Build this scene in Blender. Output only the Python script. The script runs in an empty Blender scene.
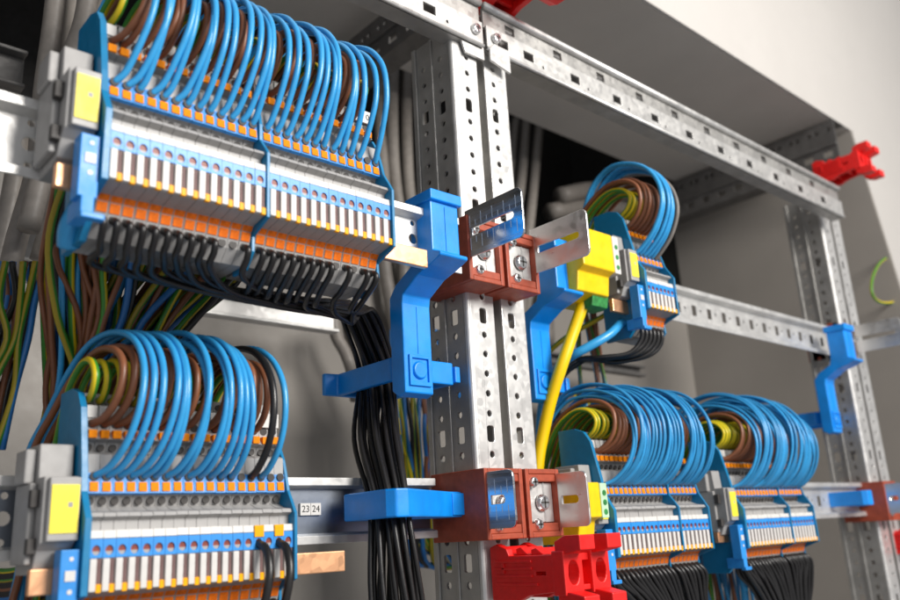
import bpy, math, random
from mathutils import Vector, Matrix
from mathutils.geometry import tessellate_polygon
random.seed(7)
S = 0.001                      # the scene is laid out in millimetres, origin at the lens
scn = bpy.context.scene
C = scn.collection

# ------------------------------------------------------------------ camera maths
F = 831.0
ex = Vector((960, 185, 831)).normalized()
ez = Vector((-160, -2900, 831)); ez = (ez - ex * ex.dot(ez)).normalized()
ey = ez.cross(ex)
def ray(px, py):
    r = Vector(((px - 450) / F, (py - 300) / F, 1)); return Vector((r.dot(ex), r.dot(ey), r.dot(ez)))
def aty(px, py, Y): r = ray(px, py); return r * (Y / r.y)
def atx(px, py, X): r = ray(px, py); return r * (X / r.x)

# ------------------------------------------------------------------ materials
def nodes(name):
    m = bpy.data.materials.new(name); m.use_nodes = True
    nt = m.node_tree; b = nt.nodes['Principled BSDF']; return m, nt, b
def mottled(nt, b, col, var, scale, detail=4):
    tc = nt.nodes.new('ShaderNodeTexCoord'); n = nt.nodes.new('ShaderNodeTexNoise')
    n.inputs['Scale'].default_value = scale; n.inputs['Detail'].default_value = detail
    nt.links.new(tc.outputs['Object'], n.inputs['Vector'])
    r = nt.nodes.new('ShaderNodeValToRGB'); r.color_ramp.elements[0].position = .3; r.color_ramp.elements[1].position = .7
    r.color_ramp.elements[0].color = tuple(c * (1 - var) for c in col) + (1,)
    r.color_ramp.elements[1].color = tuple(min(1, c * (1 + var)) for c in col) + (1,)
    nt.links.new(n.outputs['Fac'], r.inputs['Fac']); nt.links.new(r.outputs['Color'], b.inputs['Base Color'])
    return tc, n
def bump(nt, b, src, strength, dist):
    bp = nt.nodes.new('ShaderNodeBump'); bp.inputs['Strength'].default_value = strength; bp.inputs['Distance'].default_value = dist
    nt.links.new(src, bp.inputs['Height']); nt.links.new(bp.outputs['Normal'], b.inputs['Normal'])
def plastic(name, col, rough=.35, var=.08, scale=160, bs=.12, coat=0):
    m, nt, b = nodes(name)
    tc, n = mottled(nt, b, col, var, scale)
    rr = nt.nodes.new('ShaderNodeMapRange'); rr.inputs['From Min'].default_value = .3; rr.inputs['From Max'].default_value = .7
    rr.inputs['To Min'].default_value = rough - .07; rr.inputs['To Max'].default_value = rough + .13
    n3 = nt.nodes.new('ShaderNodeTexNoise'); n3.inputs['Scale'].default_value = 75; n3.inputs['Detail'].default_value = 6; n3.inputs['Roughness'].default_value = .7
    nt.links.new(tc.outputs['Object'], n3.inputs['Vector']); nt.links.new(n3.outputs['Fac'], rr.inputs['Value']); nt.links.new(rr.outputs['Result'], b.inputs['Roughness'])
    if 'tag' in name or 'tip' in name: b.inputs['Specular IOR Level'].default_value = .15
    if coat: b.inputs['Coat Weight'].default_value = coat; b.inputs['Coat Roughness'].default_value = .25
    n2 = nt.nodes.new('ShaderNodeTexNoise'); n2.inputs['Scale'].default_value = 1400
    nt.links.new(tc.outputs['Object'], n2.inputs['Vector']); bump(nt, b, n2.outputs['Fac'], bs, .0002)
    return m
def metal(name, col, rough, metallic=.85, var=.14, brushed=False, sp=1.0):
    m, nt, b = nodes(name)
    tc, n = mottled(nt, b, col, var, 55, 6)
    b.inputs['Metallic'].default_value = metallic
    v = nt.nodes.new('ShaderNodeTexVoronoi'); v.inputs['Scale'].default_value = 260
    mp = nt.nodes.new('ShaderNodeMapping'); nt.links.new(tc.outputs['Object'], mp.inputs['Vector'])
    if brushed: mp.inputs['Scale'].default_value = (1, .08, 1.6)
    nt.links.new(mp.outputs['Vector'], v.inputs['Vector'])
    mr = nt.nodes.new('ShaderNodeMapRange'); mr.inputs['To Min'].default_value = max(.05, rough - .1 * sp); mr.inputs['To Max'].default_value = rough + .12 * sp
    nt.links.new(v.outputs['Color'], mr.inputs['Value']); nt.links.new(mr.outputs['Result'], b.inputs['Roughness'])
    n2 = nt.nodes.new('ShaderNodeTexNoise'); n2.inputs['Scale'].default_value = 90; n2.inputs['Detail'].default_value = 5
    nt.links.new(mp.outputs['Vector'], n2.inputs['Vector']); bump(nt, b, n2.outputs['Fac'], .18, .0006)
    return m
def striped_wire(name, thr=None):
    m, nt, b = nodes(name)
    tc = nt.nodes.new('ShaderNodeTexCoord'); sp = nt.nodes.new('ShaderNodeSeparateXYZ'); nt.links.new(tc.outputs['UV'], sp.inputs[0])
    a = nt.nodes.new('ShaderNodeMath'); a.operation = 'PINGPONG'; a.inputs[1].default_value = .25
    nt.links.new(sp.outputs['X'], a.inputs[0])
    g = nt.nodes.new('ShaderNodeMath'); g.operation = 'GREATER_THAN'; g.inputs[1].default_value = .125 if thr is None else .238
    nt.links.new(a.outputs[0], g.inputs[0])
    mx = nt.nodes.new('ShaderNodeMix'); mx.data_type = 'RGBA'; nt.links.new(g.outputs[0], mx.inputs['Factor'])
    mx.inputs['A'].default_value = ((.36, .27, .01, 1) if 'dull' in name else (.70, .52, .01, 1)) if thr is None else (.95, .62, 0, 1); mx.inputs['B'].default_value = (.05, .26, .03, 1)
    nt.links.new(mx.outputs['Result'], b.inputs['Base Color']); b.inputs['Roughness'].default_value = .38
    return m
MAT = dict(
    grey=plastic('terminal grey plastic', (.37, .36, .35), .42, .07),
    white=plastic('white plastic', (.66, .64, .61), .4, .04),
    darkgrey=plastic('end bracket grey plastic', (.33, .32, .31), .45, .07),
    blue=plastic('terminal blue plastic', (.025, .27, .72), .38, .08),
    plate=plastic('partition blue plastic', (.004, .19, .40), .34, .07),
    clip=plastic('clip blue plastic', (0, .27, .84), .34, .14, 60, .35, .2),
    orange=plastic('orange tag plastic', (.90, .26, .002), .6, .15, 500),
    amber=plastic('amber tip plastic', (1.0, .42, .01), .35, .1, 500),
    rust=plastic('orange tag lower', (.85, .17, .012), .4, .25, 600),
    hole=plastic('painted recess shade', (.045, .04, .037), .6, .2),  # dark caps stand in for openings; their inner shade is in the colour
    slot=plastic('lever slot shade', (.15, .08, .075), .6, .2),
    redhole=plastic('test hole copper', (.24, .035, .018), .45, .4, 700),
    yellow=plastic('label yellow', (.95, .80, .05), .45, .05),
    earth=plastic('earth terminal yellow', (.90, .58, .0), .35, .08),
    green=plastic('earth terminal green', (.03, .22, .05), .45, .35, 300),
    pale=plastic('pale green plastic', (.50, .72, .48), .4, .1),
    brown=plastic('insulator brown plastic', (.36, .062, .026), .5, .16, 220, .3),
    red=plastic('busbar holder red plastic', (.78, .012, .010), .4, .08, 200, .2),
    w_blue=plastic('blue wire', (.035, .33, .68), .27, .06),
    w_fblue=plastic('blue wire thin', (.025, .25, .52), .3, .08),
    w_dblue=plastic('deep blue wire', (.02, .16, .45), .32, .08),
    w_brown=plastic('brown wire', (.24, .088, .040), .33, .1),
    w_black=plastic('black wire', (.014, .013, .013), .30, .15),
    w_grey=plastic('grey cable', (.20, .18, .16), .5, .12),
    w_yg=striped_wire('yellow green wire'), w_ygd=striped_wire('dull yellow green wire'), w_earth=striped_wire('thick earth cable', .05),  # w_ygd is a darker copy: the bunch's shadow put into the stripes
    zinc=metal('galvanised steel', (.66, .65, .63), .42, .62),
    mzinc=metal('half-lit galvanised steel', (.58, .57, .55), .45, .65),  # darker copy of the zinc, so only the rail lips look lit
    dzinc=metal('dull galvanised steel', (.44, .43, .41), .45, .7),  # zinc copy with shade in the colour, for sides, grooves and undersides
    bright=metal('brushed nickel plate', (.66, .67, .69), .24, 1.0, .05, True),
    painted_refl=metal('painted reflection steel', (.30, .33, .38), .33, .92, .06, False, .15),  # dark bluish base colour paints the reflections on one rail's web
    satin=metal('satin steel plate', (.72, .71, .69), .36, .95, .08),
    screw=metal('zinc screw', (.80, .80, .80), .2, .95),
    copper=metal('copper busbar', (.90, .48, .26), .36, .75, .1),
    wall=plastic('grey painted sheet steel', (.29, .267, .24), .55, .05, 12, .06),
    ceil=plastic('grey painted ceiling sheet', (.58, .545, .50), .5, .06, 9, .08),
    bigwhite=plastic('white painted surface', (.54, .515, .485), .6, .02, 8, .05),
    beam=metal('dark beam steel', (.16, .155, .15), .5, .6),
    dark=plastic('painted void darkness', (.012, .011, .010), .8, .2),
    ink=plastic('black ink', (.02, .02, .02), .6, .0),
    mark=plastic('scale engraving', (.75, .80, .85), .5, .0),
)

# ------------------------------------------------------------------ mesh builder
class MB:
    def __init__(s): s.v = []; s.f = []; s.uv = {}
    def add(s, vs, fs):
        o = len(s.v); s.v += [tuple(v) for v in vs]; s.f += [tuple(i + o for i in f) for f in fs]; return s
    def box(s, x0, x1, y0, y1, z0, z1):
        return s.add([(x, y, z) for x in (x0, x1) for y in (y0, y1) for z in (z0, z1)],
                     [(0, 1, 3, 2), (4, 6, 7, 5), (0, 4, 5, 1), (2, 3, 7, 6), (0, 2, 6, 4), (1, 5, 7, 3)])
    def prism(s, prof, x0, x1):           # prof: (y,z) outline, extruded along x
        return s.plate(prof, [], x0, x1 - x0, 'x')
    def plate(s, outer, holes, at, t, axis):
        loops = [outer] + holes
        tris = tessellate_polygon([[Vector((a, b, 0)) for a, b in L] for L in loops])
        flat = [p for L in loops for p in L]; n = len(flat)
        def m(a, b, c):
            return (c, a, b) if axis == 'x' else (a, c, b) if axis == 'y' else (a, b, c)
        vs = [m(a, b, at) for a, b in flat] + [m(a, b, at + t) for a, b in flat]
        fs = [tuple(t_) for t_ in tris] + [(c + n, b + n, a + n) for a, b, c in tris]
        k = 0
        for L in loops:
            q = len(L)
            for i in range(q): a, b = k + i, k + (i + 1) % q; fs.append((a, b, b + n, a + n))
            k += q
        return s.add(vs, fs)
    def cyl(s, c, axis, r, l, n=16, r2=None):
        r2 = r if r2 is None else r2; a = {'x': 0, 'y': 1, 'z': 2}[axis]; u, w = (a + 1) % 3, (a + 2) % 3
        vs = []
        for k, (d, rr) in enumerate(((0, r), (l, r2))):
            for i in range(n):
                p = list(c); p[a] += d; t = 2 * math.pi * i / n; p[u] += rr * math.cos(t); p[w] += rr * math.sin(t); vs.append(p)
        return s.add(vs, [tuple(range(n))[::-1], tuple(range(n, 2 * n))] + [(i, (i + 1) % n, (i + 1) % n + n, i + n) for i in range(n)])
    def tube(s, pts, r, n=8, sub=5):
        P = [Vector(p) for p in pts]
        Q = [P[0] * 2 - P[1]] + P + [P[-1] * 2 - P[-2]]; path = []
        for i in range(1, len(Q) - 2):
            for k in range(sub):
                t = k / sub; a, b, c, d = Q[i - 1], Q[i], Q[i + 1], Q[i + 2]
                path.append(.5 * ((2 * b) + (c - a) * t + (2 * a - 5 * b + 4 * c - d) * t * t + (3 * b - a - 3 * c + d) * t ** 3))
        path.append(P[-1]); o = len(s.v); up = None
        for i, p in enumerate(path):
            d = (path[min(i + 1, len(path) - 1)] - path[max(i - 1, 0)])
            d = d.normalized() if d.length > 1e-6 else Vector((0, 0, 1))
            if up is None: up = d.orthogonal().normalized()
            up = (up - d * up.dot(d)); up = up.normalized() if up.length > 1e-5 else d.orthogonal().normalized()
            q = d.cross(up)
            for j in range(n):
                t = 2 * math.pi * j / n; s.v.append(tuple(p + up * (r * math.cos(t)) + q * (r * math.sin(t))))
        m = len(path)
        for i in range(m - 1):
            for j in range(n):
                k = (j + 1) % n; s.uv[len(s.f)] = [(j / n, i), ((j + 1) / n, i), ((j + 1) / n, i + 1), (j / n, i + 1)]
                s.f.append((o + i * n + j, o + i * n + k, o + (i + 1) * n + k, o + (i + 1) * n + j))
        s.f.append(tuple(range(o, o + n))[::-1]); s.f.append(tuple(range(o + (m - 1) * n, o + m * n)))
        return s
    def build(s, name, mat, parent=None, bevel=0, smooth=False, org=(0, 0, 0), hot=True):
        me = bpy.data.meshes.new(name)
        me.from_pydata([((x - org[0]) * S, (y - org[1]) * S, (z - org[2]) * S) for x, y, z in s.v], [], s.f)
        if s.uv:
            ul = me.uv_layers.new(name='UVMap')
            for i, p in enumerate(me.polygons):
                if i in s.uv:
                    for li, uv in zip(p.loop_indices, s.uv[i]): ul.data[li].uv = uv
        import bmesh
        bm = bmesh.new(); bm.from_mesh(me); bmesh.ops.recalc_face_normals(bm, faces=bm.faces); bm.to_mesh(me); bm.free()
        me.materials.append(MAT[mat])
        if smooth:
            for p in me.polygons: p.use_smooth = True
        o = bpy.data.objects.new(name, me); C.objects.link(o)
        if parent is not None: o.parent = parent
        else: o.location = Vector(org) * S
        if bevel:
            b = o.modifiers.new('edge', 'BEVEL'); b.width = bevel * S; b.segments = 2; b.limit_method = 'ANGLE'; b.angle_limit = .7
        return o
def tag(o, label, cat, group=None):
    o['label'] = label; o['category'] = cat
    if group: o['group'] = group
    return o
def empty(name, loc, label, cat, group=None):
    o = bpy.data.objects.new(name, None); C.objects.link(o); o.location = Vector(loc) * S; o.empty_display_size = .01
    return tag(o, label, cat, group)
def struct(name, mb, mat):
    o = mb.build(name, mat); o['kind'] = 'structure'; return o
def copy_tree(o, parent=None):
    c = o.copy(); C.objects.link(c); c.parent = parent
    for ch in [q for q in o.children]: copy_tree(ch, c)
    return c
def circ(a, b, r, n=14, ry=None):
    ry = ry or r; return [(a + r * math.cos(2 * math.pi * i / n), b + ry * math.sin(2 * math.pi * i / n)) for i in range(n)]
def rect(a0, a1, b0, b1): return [(a0, b0), (a1, b0), (a1, b1), (a0, b1)]
def rrect(a0, a1, b0, b1, r, n=4):
    out = []
    for cx, cy, t0 in ((a1 - r, b1 - r, 0), (a0 + r, b1 - r, 90), (a0 + r, b0 + r, 180), (a1 - r, b0 + r, 270)):
        for i in range(n + 1):
            t = math.radians(t0 + 90 * i / n); out.append((cx + r * math.cos(t), cy + r * math.sin(t)))
    return out
def text_mesh(s, size, name, mat, parent, loc, org=(0, 0, 0)):   # lettering facing the viewer (-Y)
    cu = bpy.data.curves.new(name, 'FONT'); cu.body = s; cu.size = size * S; cu.extrude = .05 * S; cu.align_x = 'CENTER'; cu.align_y = 'CENTER'
    t = bpy.data.objects.new(name + '_t', cu); C.objects.link(t); bpy.context.view_layer.update()
    me = bpy.data.meshes.new_from_object(t.evaluated_get(bpy.context.evaluated_depsgraph_get())); bpy.data.objects.remove(t)
    me.transform(Matrix.Rotation(math.pi / 2, 4, 'X')); me.transform(Matrix.Translation(Vector([a - b for a, b in zip(loc, org)]) * S))
    me.materials.clear(); me.materials.append(MAT[mat])
    o = bpy.data.objects.new(name, me); C.objects.link(o); o.parent = parent; return o

# ------------------------------------------------------------------ terminal blocks
PITCH = 5.2
BODY = [(40, 84), (24, 84), (22, 79), (17, 77), (15.5, 72), (15, 65.5), (13, 62.5), (17, 61.5), (19, 57.5), (12, 56.5), (9.5, 55.5), (9, 48),
        (8.5, 40), (11, 39), (13, 34), (8, 32), (1.6, 31), (.8, 29.4), (4.2, 28), (4, 23.8), (.6, 21), (.4, 0), (10, -1.8), (12.2, -4.4), (14.6, -12.6), (20, -18), (40, -18)]
def make_terminal():
    w = 2.5
    root = MB().prism(BODY, -w, w).build('terminal_block', 'grey')
    MB().prism([(8.2, 47.6), (7.2, 39.2), (9, 38.6), (10.5, 47.6)], -w - .03, w + .03).build('blue_collar', 'blue', root)
    # blue band on the front face, with its round test hole
    MB().plate(rect(-w - .03, w + .03, 13.2, 20.6), [circ(0, 16.2, 1.7, 12, 2.0)], -.1, 1.4, 'y').build('blue_band', 'blue', root)
    MB().cyl((0, .55, 16.2), 'y', 2.05, .3, 12).build('test_hole', 'redhole', root)
    MB().prism([(.3, 23.9), (.0, 20.9), (1.2, 20.9), (4.2, 23.9)], -w - .02, w + .02).build('front_lip', 'white', root)
    MB().box(-2.45, .35, -.9, 1.2, .3, 12.9).build('release_lever', 'white', root, .35)
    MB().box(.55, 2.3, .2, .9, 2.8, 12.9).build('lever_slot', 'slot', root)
    MB().box(.35, 2.35, -1.0, .8, -.2, 3.1).build('lever_tip', 'amber', root, .2)
    MB().prism([(7.3, 43.9), (6.7, 40.0), (8, 40.0), (8.4, 43.9)], -1.75, 1.75).build('marker_tag', 'orange', root)
    MB().cyl((0, 7.2, 46.2), 'y', 1.9, 1.2, 12).build('wire_port', 'hole', root)
    MB().box(-1.75, 1.75, 12.3, 15.5, 62.9, 66.3).build('marker_tag', 'orange', root)
    MB().cyl((0, 14.9, 69.2), 'y', 1.9, 1.2, 12).build('wire_port', 'hole', root)
    MB().prism([(15.2, 77.2), (14.8, 71.9), (16.2, 71.9), (16.6, 77.2)], -2.1, 2.1).build('marker_plate', 'white', root)
    MB().cyl((0, 11.2, 36.2), 'y', 1.75, 3.2, 10).build('wire_port', 'hole', root)
    MB().cyl((0, 17.4, 59.3), 'y', 1.7, 2.2, 10).build('wire_port', 'hole', root)
    MB().cyl((0, 22, 80.5), 'y', 1.8, 2, 10).build('wire_port', 'hole', root)
    MB().prism([(11.9, -4.7), (13.0, -8.6), (14.5, -8.4), (13.4, -4.7)], -2.05, 2.05).build('marker_tag', 'rust', root)
    MB().prism([(10.1, -2.1), (11.9, -4.2), (13, -4.2), (11, -1.6)], -2.3, 2.3).build('lower_strip', 'rust', root)
    MB().cyl((0, 13.7, -10.9), 'y', 1.9, 2, 12).build('wire_port', 'hole', root)
    return root
PROTO = make_terminal()
first = True
PLATE = [(41, 86), (26, 86), (18, 83), (13, 76), (7, 50), (5.5, 40), (-1.4, 29), (-1.4, -1), (13, -6), (12.6, -13), (19.5, -20), (41, -20)]
MIDP = [(24, 58), (8, 54), (6.2, 47), (6.0, 39), (-.9, 30), (-1.1, -1), (12, -6), (12, -13), (18, -20), (30, -20)]
def partition(x, Yf, Z0, label, prof, t=1.6):
    root = MB().prism([(y + Yf, z + Z0) for y, z in prof], x, x + t).build('partition_plate', 'plate', None, .25, org=(x, Yf, Z0))
    tag(root, label, 'partition plate')
    return root
def terminals(n, x0, Yf, Z0, label, group, gaps=()):
    """n terminals from x0; after the indices in gaps a partition plate 2 mm wide is fitted"""
    global first
    xs = []; x = x0
    for i in range(n):
        if first: o = PROTO; first = False
        else: o = copy_tree(PROTO)
        o.location = Vector((x + PITCH / 2, Yf + random.uniform(-.15, .15), Z0 + random.uniform(-.12, .12))) * S
        tag(o, label, 'terminal block', group); xs.append(x + PITCH / 2); x += PITCH
        if i in gaps: x += 2.0
    return xs, x
BIN = MB(); BINMAT = []
def wire(pts, r, mat, label, group, name='wire', n=8, sub=5, cat='wire', far=False):
    if far:
        k = len(BIN.f); BIN.tube(pts, r, 6, sub); BINMAT.append((k, len(BIN.f), mat)); return
    o = MB().tube(pts, r, n, sub).build(name, mat, None, smooth=True, org=tuple(pts[0]))
    return tag(o, label, cat, group)

L_BLUE = [(8.5, 46.2), (2, 49.5), (-7, 59), (-12, 73), (-11, 88), (-3, 101), (10, 110), (28, 114.5), (46, 112), (60, 100), (72, 80), (80, 58)]
L_BLUE0 = [(8.5, 46.2), (5, 51), (-1, 63), (-5, 76), (-4, 91), (2, 102), (12, 111), (26, 118), (40, 118), (56, 106), (70, 84), (78, 60)]
L_BLUEU = [(8.5, 46.2), (3, 50), (-9, 62), (-17, 80), (-15, 98), (-5, 113), (10, 122), (27, 125), (44, 116), (54, 98), (60, 76), (64, 58)]
L_BROWN = [(16, 69.2), (10, 71), (3, 77), (0, 86), (2, 96), (12, 103), (28, 104.5), (46, 96), (60, 80), (70, 60)]
L_YG = [(24, 80.5), (18, 81), (13, 85), (12, 91), (18, 97), (30, 98), (46, 89), (58, 70), (66, 50)]
def loop(x, Yf, Z0, prof, tail, amp=1.0, jx=0.0, r=1.75, skew=0.0, **k):
    """a wire leaves its port, arches over the bank and drops behind it; tail = points in mm it goes through afterwards"""
    s = amp; y0, z0 = prof[0]; pts = []
    m = len(prof)
    for i, (d, h) in enumerate(prof):
        t = i / (m - 1); w = math.sin(math.pi * t)
        dd = y0 + (d - y0) * (1 + (s - 1) * min(1, t * 3)); hh = z0 + (h - z0) * (1 + (s - 1) * w)
        pts.append((x + jx * w + skew * t * t, Yf + dd, Z0 + hh))
    return wire(pts + tail, r, **k)

# ------------------------------------------------------------------ the setting
CABX = 1147
struct('back_wall', MB().box(-900, CABX, 702, 712, -900, 330), 'wall')
struct('painted_dark_recess', MB().box(-900, 1500, 900, 910, 300, 1100).box(-900, 1500, 713, 900, 318, 326).box(CABX + 1, CABX + 5, 640, 900, 326, 1100), 'dark')  # near-black sheets: the unlit opening's darkness is put into their colour
struct('cabinet_ceiling', MB().box(-900, CABX + 8, 406.5, 655, 523, 530), 'ceil')
struct('side_wall', MB().plate([(402, 523), (702, 523), (702, -900), (352, -900), (378, 250)], [], CABX, 6, 'x'), 'wall')
struct('wall_fascia', MB().box(-1500, 3200, 402, 406, 523.2, 1900)
       .plate([(CABX + 8, 523.2), (3200, 523.2), (3200, -1500), (CABX + 8, -1500)], [], 402, 4, 'y'), 'bigwhite')

# ------------------------------------------------------------------ slotted steel posts
def post(X, Y, Zt, Zb, label, hz):
    root = empty('steel_post', (X, Y, Zb), label, 'steel post', 'slotted steel posts of the frame')
    org = (X, Y, Zb)
    P = 12.6; w = 52
    def holes(cx, zs):
        out = []
        k = 0; z = hz
        while z > Zb + 12: z -= P * 6
        while z < Zt - 12:
            for j in range(6):
                zz = z + j * P
                if Zb + 8 < zz < Zt - 8:
                    out.append(rrect(cx - 2.9, cx + 2.9, zz - 5, zz + 5, 1.4, 2) if j == 0 and zs else circ(cx, zz, 2.0, 12))
            z += P * 6
        return out
    for a, b, cx in ((0, 23.5, 13.5), (28.5, 52, 39.5)):
        MB().plate(rect(X + a + 2.5, X + b, Zb, Zt), holes(X + cx, True), Y, 2, 'y').build('front_flange', 'zinc', root, .4, org=org)
    # rolled outer edges
    for sx in (X + 2.5, X + 49.5 + 2.3):
        MB().cyl((sx, Y + 2.6, Zb), 'z', 2.6, Zt - Zb, 14).build('rolled_edge', 'zinc', root, smooth=False, org=org)
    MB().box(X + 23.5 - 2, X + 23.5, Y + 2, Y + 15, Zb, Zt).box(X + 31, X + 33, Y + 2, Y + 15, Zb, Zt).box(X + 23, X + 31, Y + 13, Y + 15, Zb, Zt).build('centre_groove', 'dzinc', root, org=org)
    for sx in (X, X + 52.4):
        def yz(c): return [[(b, z) for b, z in h] for h in c]
        hs = []
        for cy in (Y + 13, Y + 31):
            z = hz - P * 60
            while z < Zt - 8:
                if z > Zb + 8: hs.append(circ(cy, z, 2.3, 10) if round((z - hz) / P) % 6 else rrect(cy - 3.4, cy + 3.4, z - 5.2, z + 5.2, 1.2, 2))
                z += P
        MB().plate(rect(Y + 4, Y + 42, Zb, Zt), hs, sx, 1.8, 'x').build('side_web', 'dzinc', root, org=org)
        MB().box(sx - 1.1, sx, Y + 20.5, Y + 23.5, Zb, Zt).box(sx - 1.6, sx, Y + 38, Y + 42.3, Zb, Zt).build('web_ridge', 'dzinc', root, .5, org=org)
    return root
post(350, 368, 345, -420, 'bright slotted steel post in the middle, carrying two blue clips', 60.5)
post(958, 388, 372, -420, 'blurred slotted steel post at the right, beside the side wall', 64)

# ------------------------------------------------------------------ top rail (two lengths meeting over the middle post)
def top_rail(x0, x1, Y, Z, label, grp='top rails of the frame'):
    org = (x0, Y, Z); root = empty('slotted_top_rail', org, label, 'frame rail', grp)
    hs = [rect(x0 + 11, x0 + 22, Z + 6, Z + 13)]; x = x0 + 44
    while x < x1 - 14: hs.append(rect(x - 5.5, x + 5.5, Z + 6, Z + 13)); hs.append(circ(x + 16, Z + 6, 1.3, 8)); x += 54
    MB().plate(rect(x0, x1, Z, Z + 19), hs, Y, 2, 'y').build('lower_web', 'mzinc', root, .3, org=org)
    hs = []; x = x0 + 28
    while x < x1 - 14: hs.append(rect(x - 5, x + 5, Z + 23, Z + 30)); x += 54
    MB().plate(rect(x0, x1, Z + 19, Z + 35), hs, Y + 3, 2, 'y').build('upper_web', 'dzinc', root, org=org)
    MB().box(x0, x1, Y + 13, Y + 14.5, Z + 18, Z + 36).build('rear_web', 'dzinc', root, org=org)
    m = MB(); m.tube([(x0, Y + 1.2, Z + 36), (x1, Y + 1.2, Z + 36)], 2.8, 12, 1); m.build('top_lip', 'zinc', root, smooth=True, org=org)
    m = MB(); m.tube([(x0, Y + .3, Z), (x1, Y + .3, Z)], 1.5, 10, 1); m.build('bottom_lip', 'zinc', root, smooth=True, org=org)
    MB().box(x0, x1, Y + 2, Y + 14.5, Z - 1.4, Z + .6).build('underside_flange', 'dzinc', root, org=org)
    return root
top_rail(120, 376, 362, 336, 'slotted steel rail crossing the top, left of the middle post')
top_rail(380, 960, 362, 336, 'long slotted steel rail sloping from the middle post to the right post')
def bolt(c, r, label, grp, axis='y'):
    o = MB().cyl(c, axis, r, -3.2, 18, r * .8).build('bolt', 'screw', None, .4, org=c)
    MB().box(c[0] - r * .55, c[0] + r * .55, c[1] - 3.3, c[1] - 3.15, c[2] - .5, c[2] + .5).box(c[0] - .5, c[0] + .5, c[1] - 3.3, c[1] - 3.15, c[2] - r * .55, c[2] + r * .55).build('cross_recess', 'hole', o, org=c)
    return tag(o, label, 'bolt', grp)
bolt((368, 361.5, 346), 4.2, 'bright bolt at the end of the left top rail', 'frame bolts')
bolt((388, 361.5, 346), 4.2, 'bright bolt at the start of the long top rail', 'frame bolts')
# corner brackets hanging below the joint
o = MB().plate([(360, 326), (378, 326), (378, 336), (356, 336)], [], 364, 2, 'y').build('joint_plate', 'zinc', None, .3, org=(367, 364, 330)); tag(o, 'small steel joint plate under the left top rail bolt', 'joint plate')
o = MB().plate([(381, 326), (401, 322), (401, 336), (386, 341), (381, 336)], [], 360.5, 2, 'y').build('joint_plate', 'zinc', None, .3, org=(390, 360, 330)); tag(o, 'small folded steel joint plate under the long top rail', 'joint plate')

# depth beams
def depth_beam(X, z0, z1, y0, y1, label):
    org = (X, y0, z0); root = empty('depth_beam', org, label, 'frame beam', 'dark beams running to the back')
    hs = []; y = y0 + 14
    while y < y1 - 15:
        hs.append(rect(y - 6, y + 6, z0 + 6, z0 + 15)); hs.append(circ(y + 11, z1 - 12, 3.4, 8)); hs.append(circ(y - 6, z1 - 12, 3.4, 8)); y += 27
    MB().plate(rect(y0, y1, z0, z1), hs, X, 2, 'x').build('web', 'beam', root, org=org)
    MB().box(X, X + 26, y0, y1, z0 - 2, z0).build('lower_flange', 'beam', root, org=org)
    MB().box(X - 3, X, y0, y1, z0 + 20, z0 + 24).build('ridge', 'beam', root, .6, org=org)
    MB().box(X + 8, X + 34, y0, y1, z1, z1 + 2).build('upper_flange', 'beam', root, org=org)
    return root
depth_beam(1085, 462, 519, 400, 880, 'dark slotted beam running back along the side wall')
depth_beam(440, 455, 500, 395, 720, 'dark slotted beam running back above the wire loops')

# ------------------------------------------------------------------ mounting rails (top-hat section)
def hat_rail(x0, x1, Y, Z, label, holes=14, mat='zinc', slot=False, last=1e9):
    org = (x0, Y, Z); root = empty('mounting_rail', org, label, 'mounting rail', 'top-hat mounting rails')
    hs = []; x = x0 + 12
    while x < min(x1 - 12, last):
        if slot:
            hs.append(rect(x - 3.5, x + 3.5, Z + 12, Z + 22)); hs.append(circ(x + 11, Z + 18, 1.4, 8))
        else:
            hs.append(circ(x, Z + 17.5, 3.1, 14)); hs.append(circ(x, Z + 7.5, 1.6, 10)); hs.append(circ(x, Z + 27, 1.6, 10))
        x += holes
    MB().plate(rect(x0, x1, Z + 5, Z + 30), hs, Y + 6.5, 1, 'y').build('web', 'painted_refl' if last < 1e8 else mat, root, org=org)
    MB().prism([(Y, Z + 30.6), (Y, Z + 35), (Y + 1.2, Z + 35), (Y + 1.2, Z + 31), (Y + 7.5, Z + 30), (Y + 6.5, Z + 29.2)], x0, x1).build('upper_flange', mat, root, .35, org=org)
    MB().prism([(Y, Z + 4.4), (Y, Z), (Y + 1.2, Z), (Y + 1.2, Z + 4), (Y + 7.5, Z + 5), (Y + 6.5, Z + 5.8)], x0, x1).build('lower_flange', mat, root, .35, org=org)
    return root
hat_rail(20, 318, 337, 148, 'upper left mounting rail, white steel with round holes', 17)
hat_rail(20, 338, 393, 0.5, 'lower left mounting rail with the 23 24 label', 17, last=200)
hat_rail(400, 975, 395, 174, 'upper right mounting rail with small rectangular slots', 26, slot=True)
hat_rail(404, 958, 395, -1, 'lower right mounting rail behind two terminal banks', 26, slot=True)

# 23 24 label on the lower left rail
a = aty(300, 503.5, 398.4); b = aty(320.5, 515, 398.4)
lab = MB().box(a.x, (a.x + b.x) / 2 - .15, 397.9, 399.4, b.z, a.z).box((a.x + b.x) / 2 + .15, b.x, 397.9, 399.4, b.z, a.z).build('number_label', 'white', None, org=(a.x, 398, b.z))
tag(lab, 'white number label reading 23 24 on the lower left rail', 'label')
for s_, f in (('23', .25), ('24', .75)):
    text_mesh(s_, 5.0, 'lettering', 'ink', lab, (a.x + (b.x - a.x) * f, 397.8, (a.z + b.z) / 2), (a.x, 398, b.z))

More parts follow.
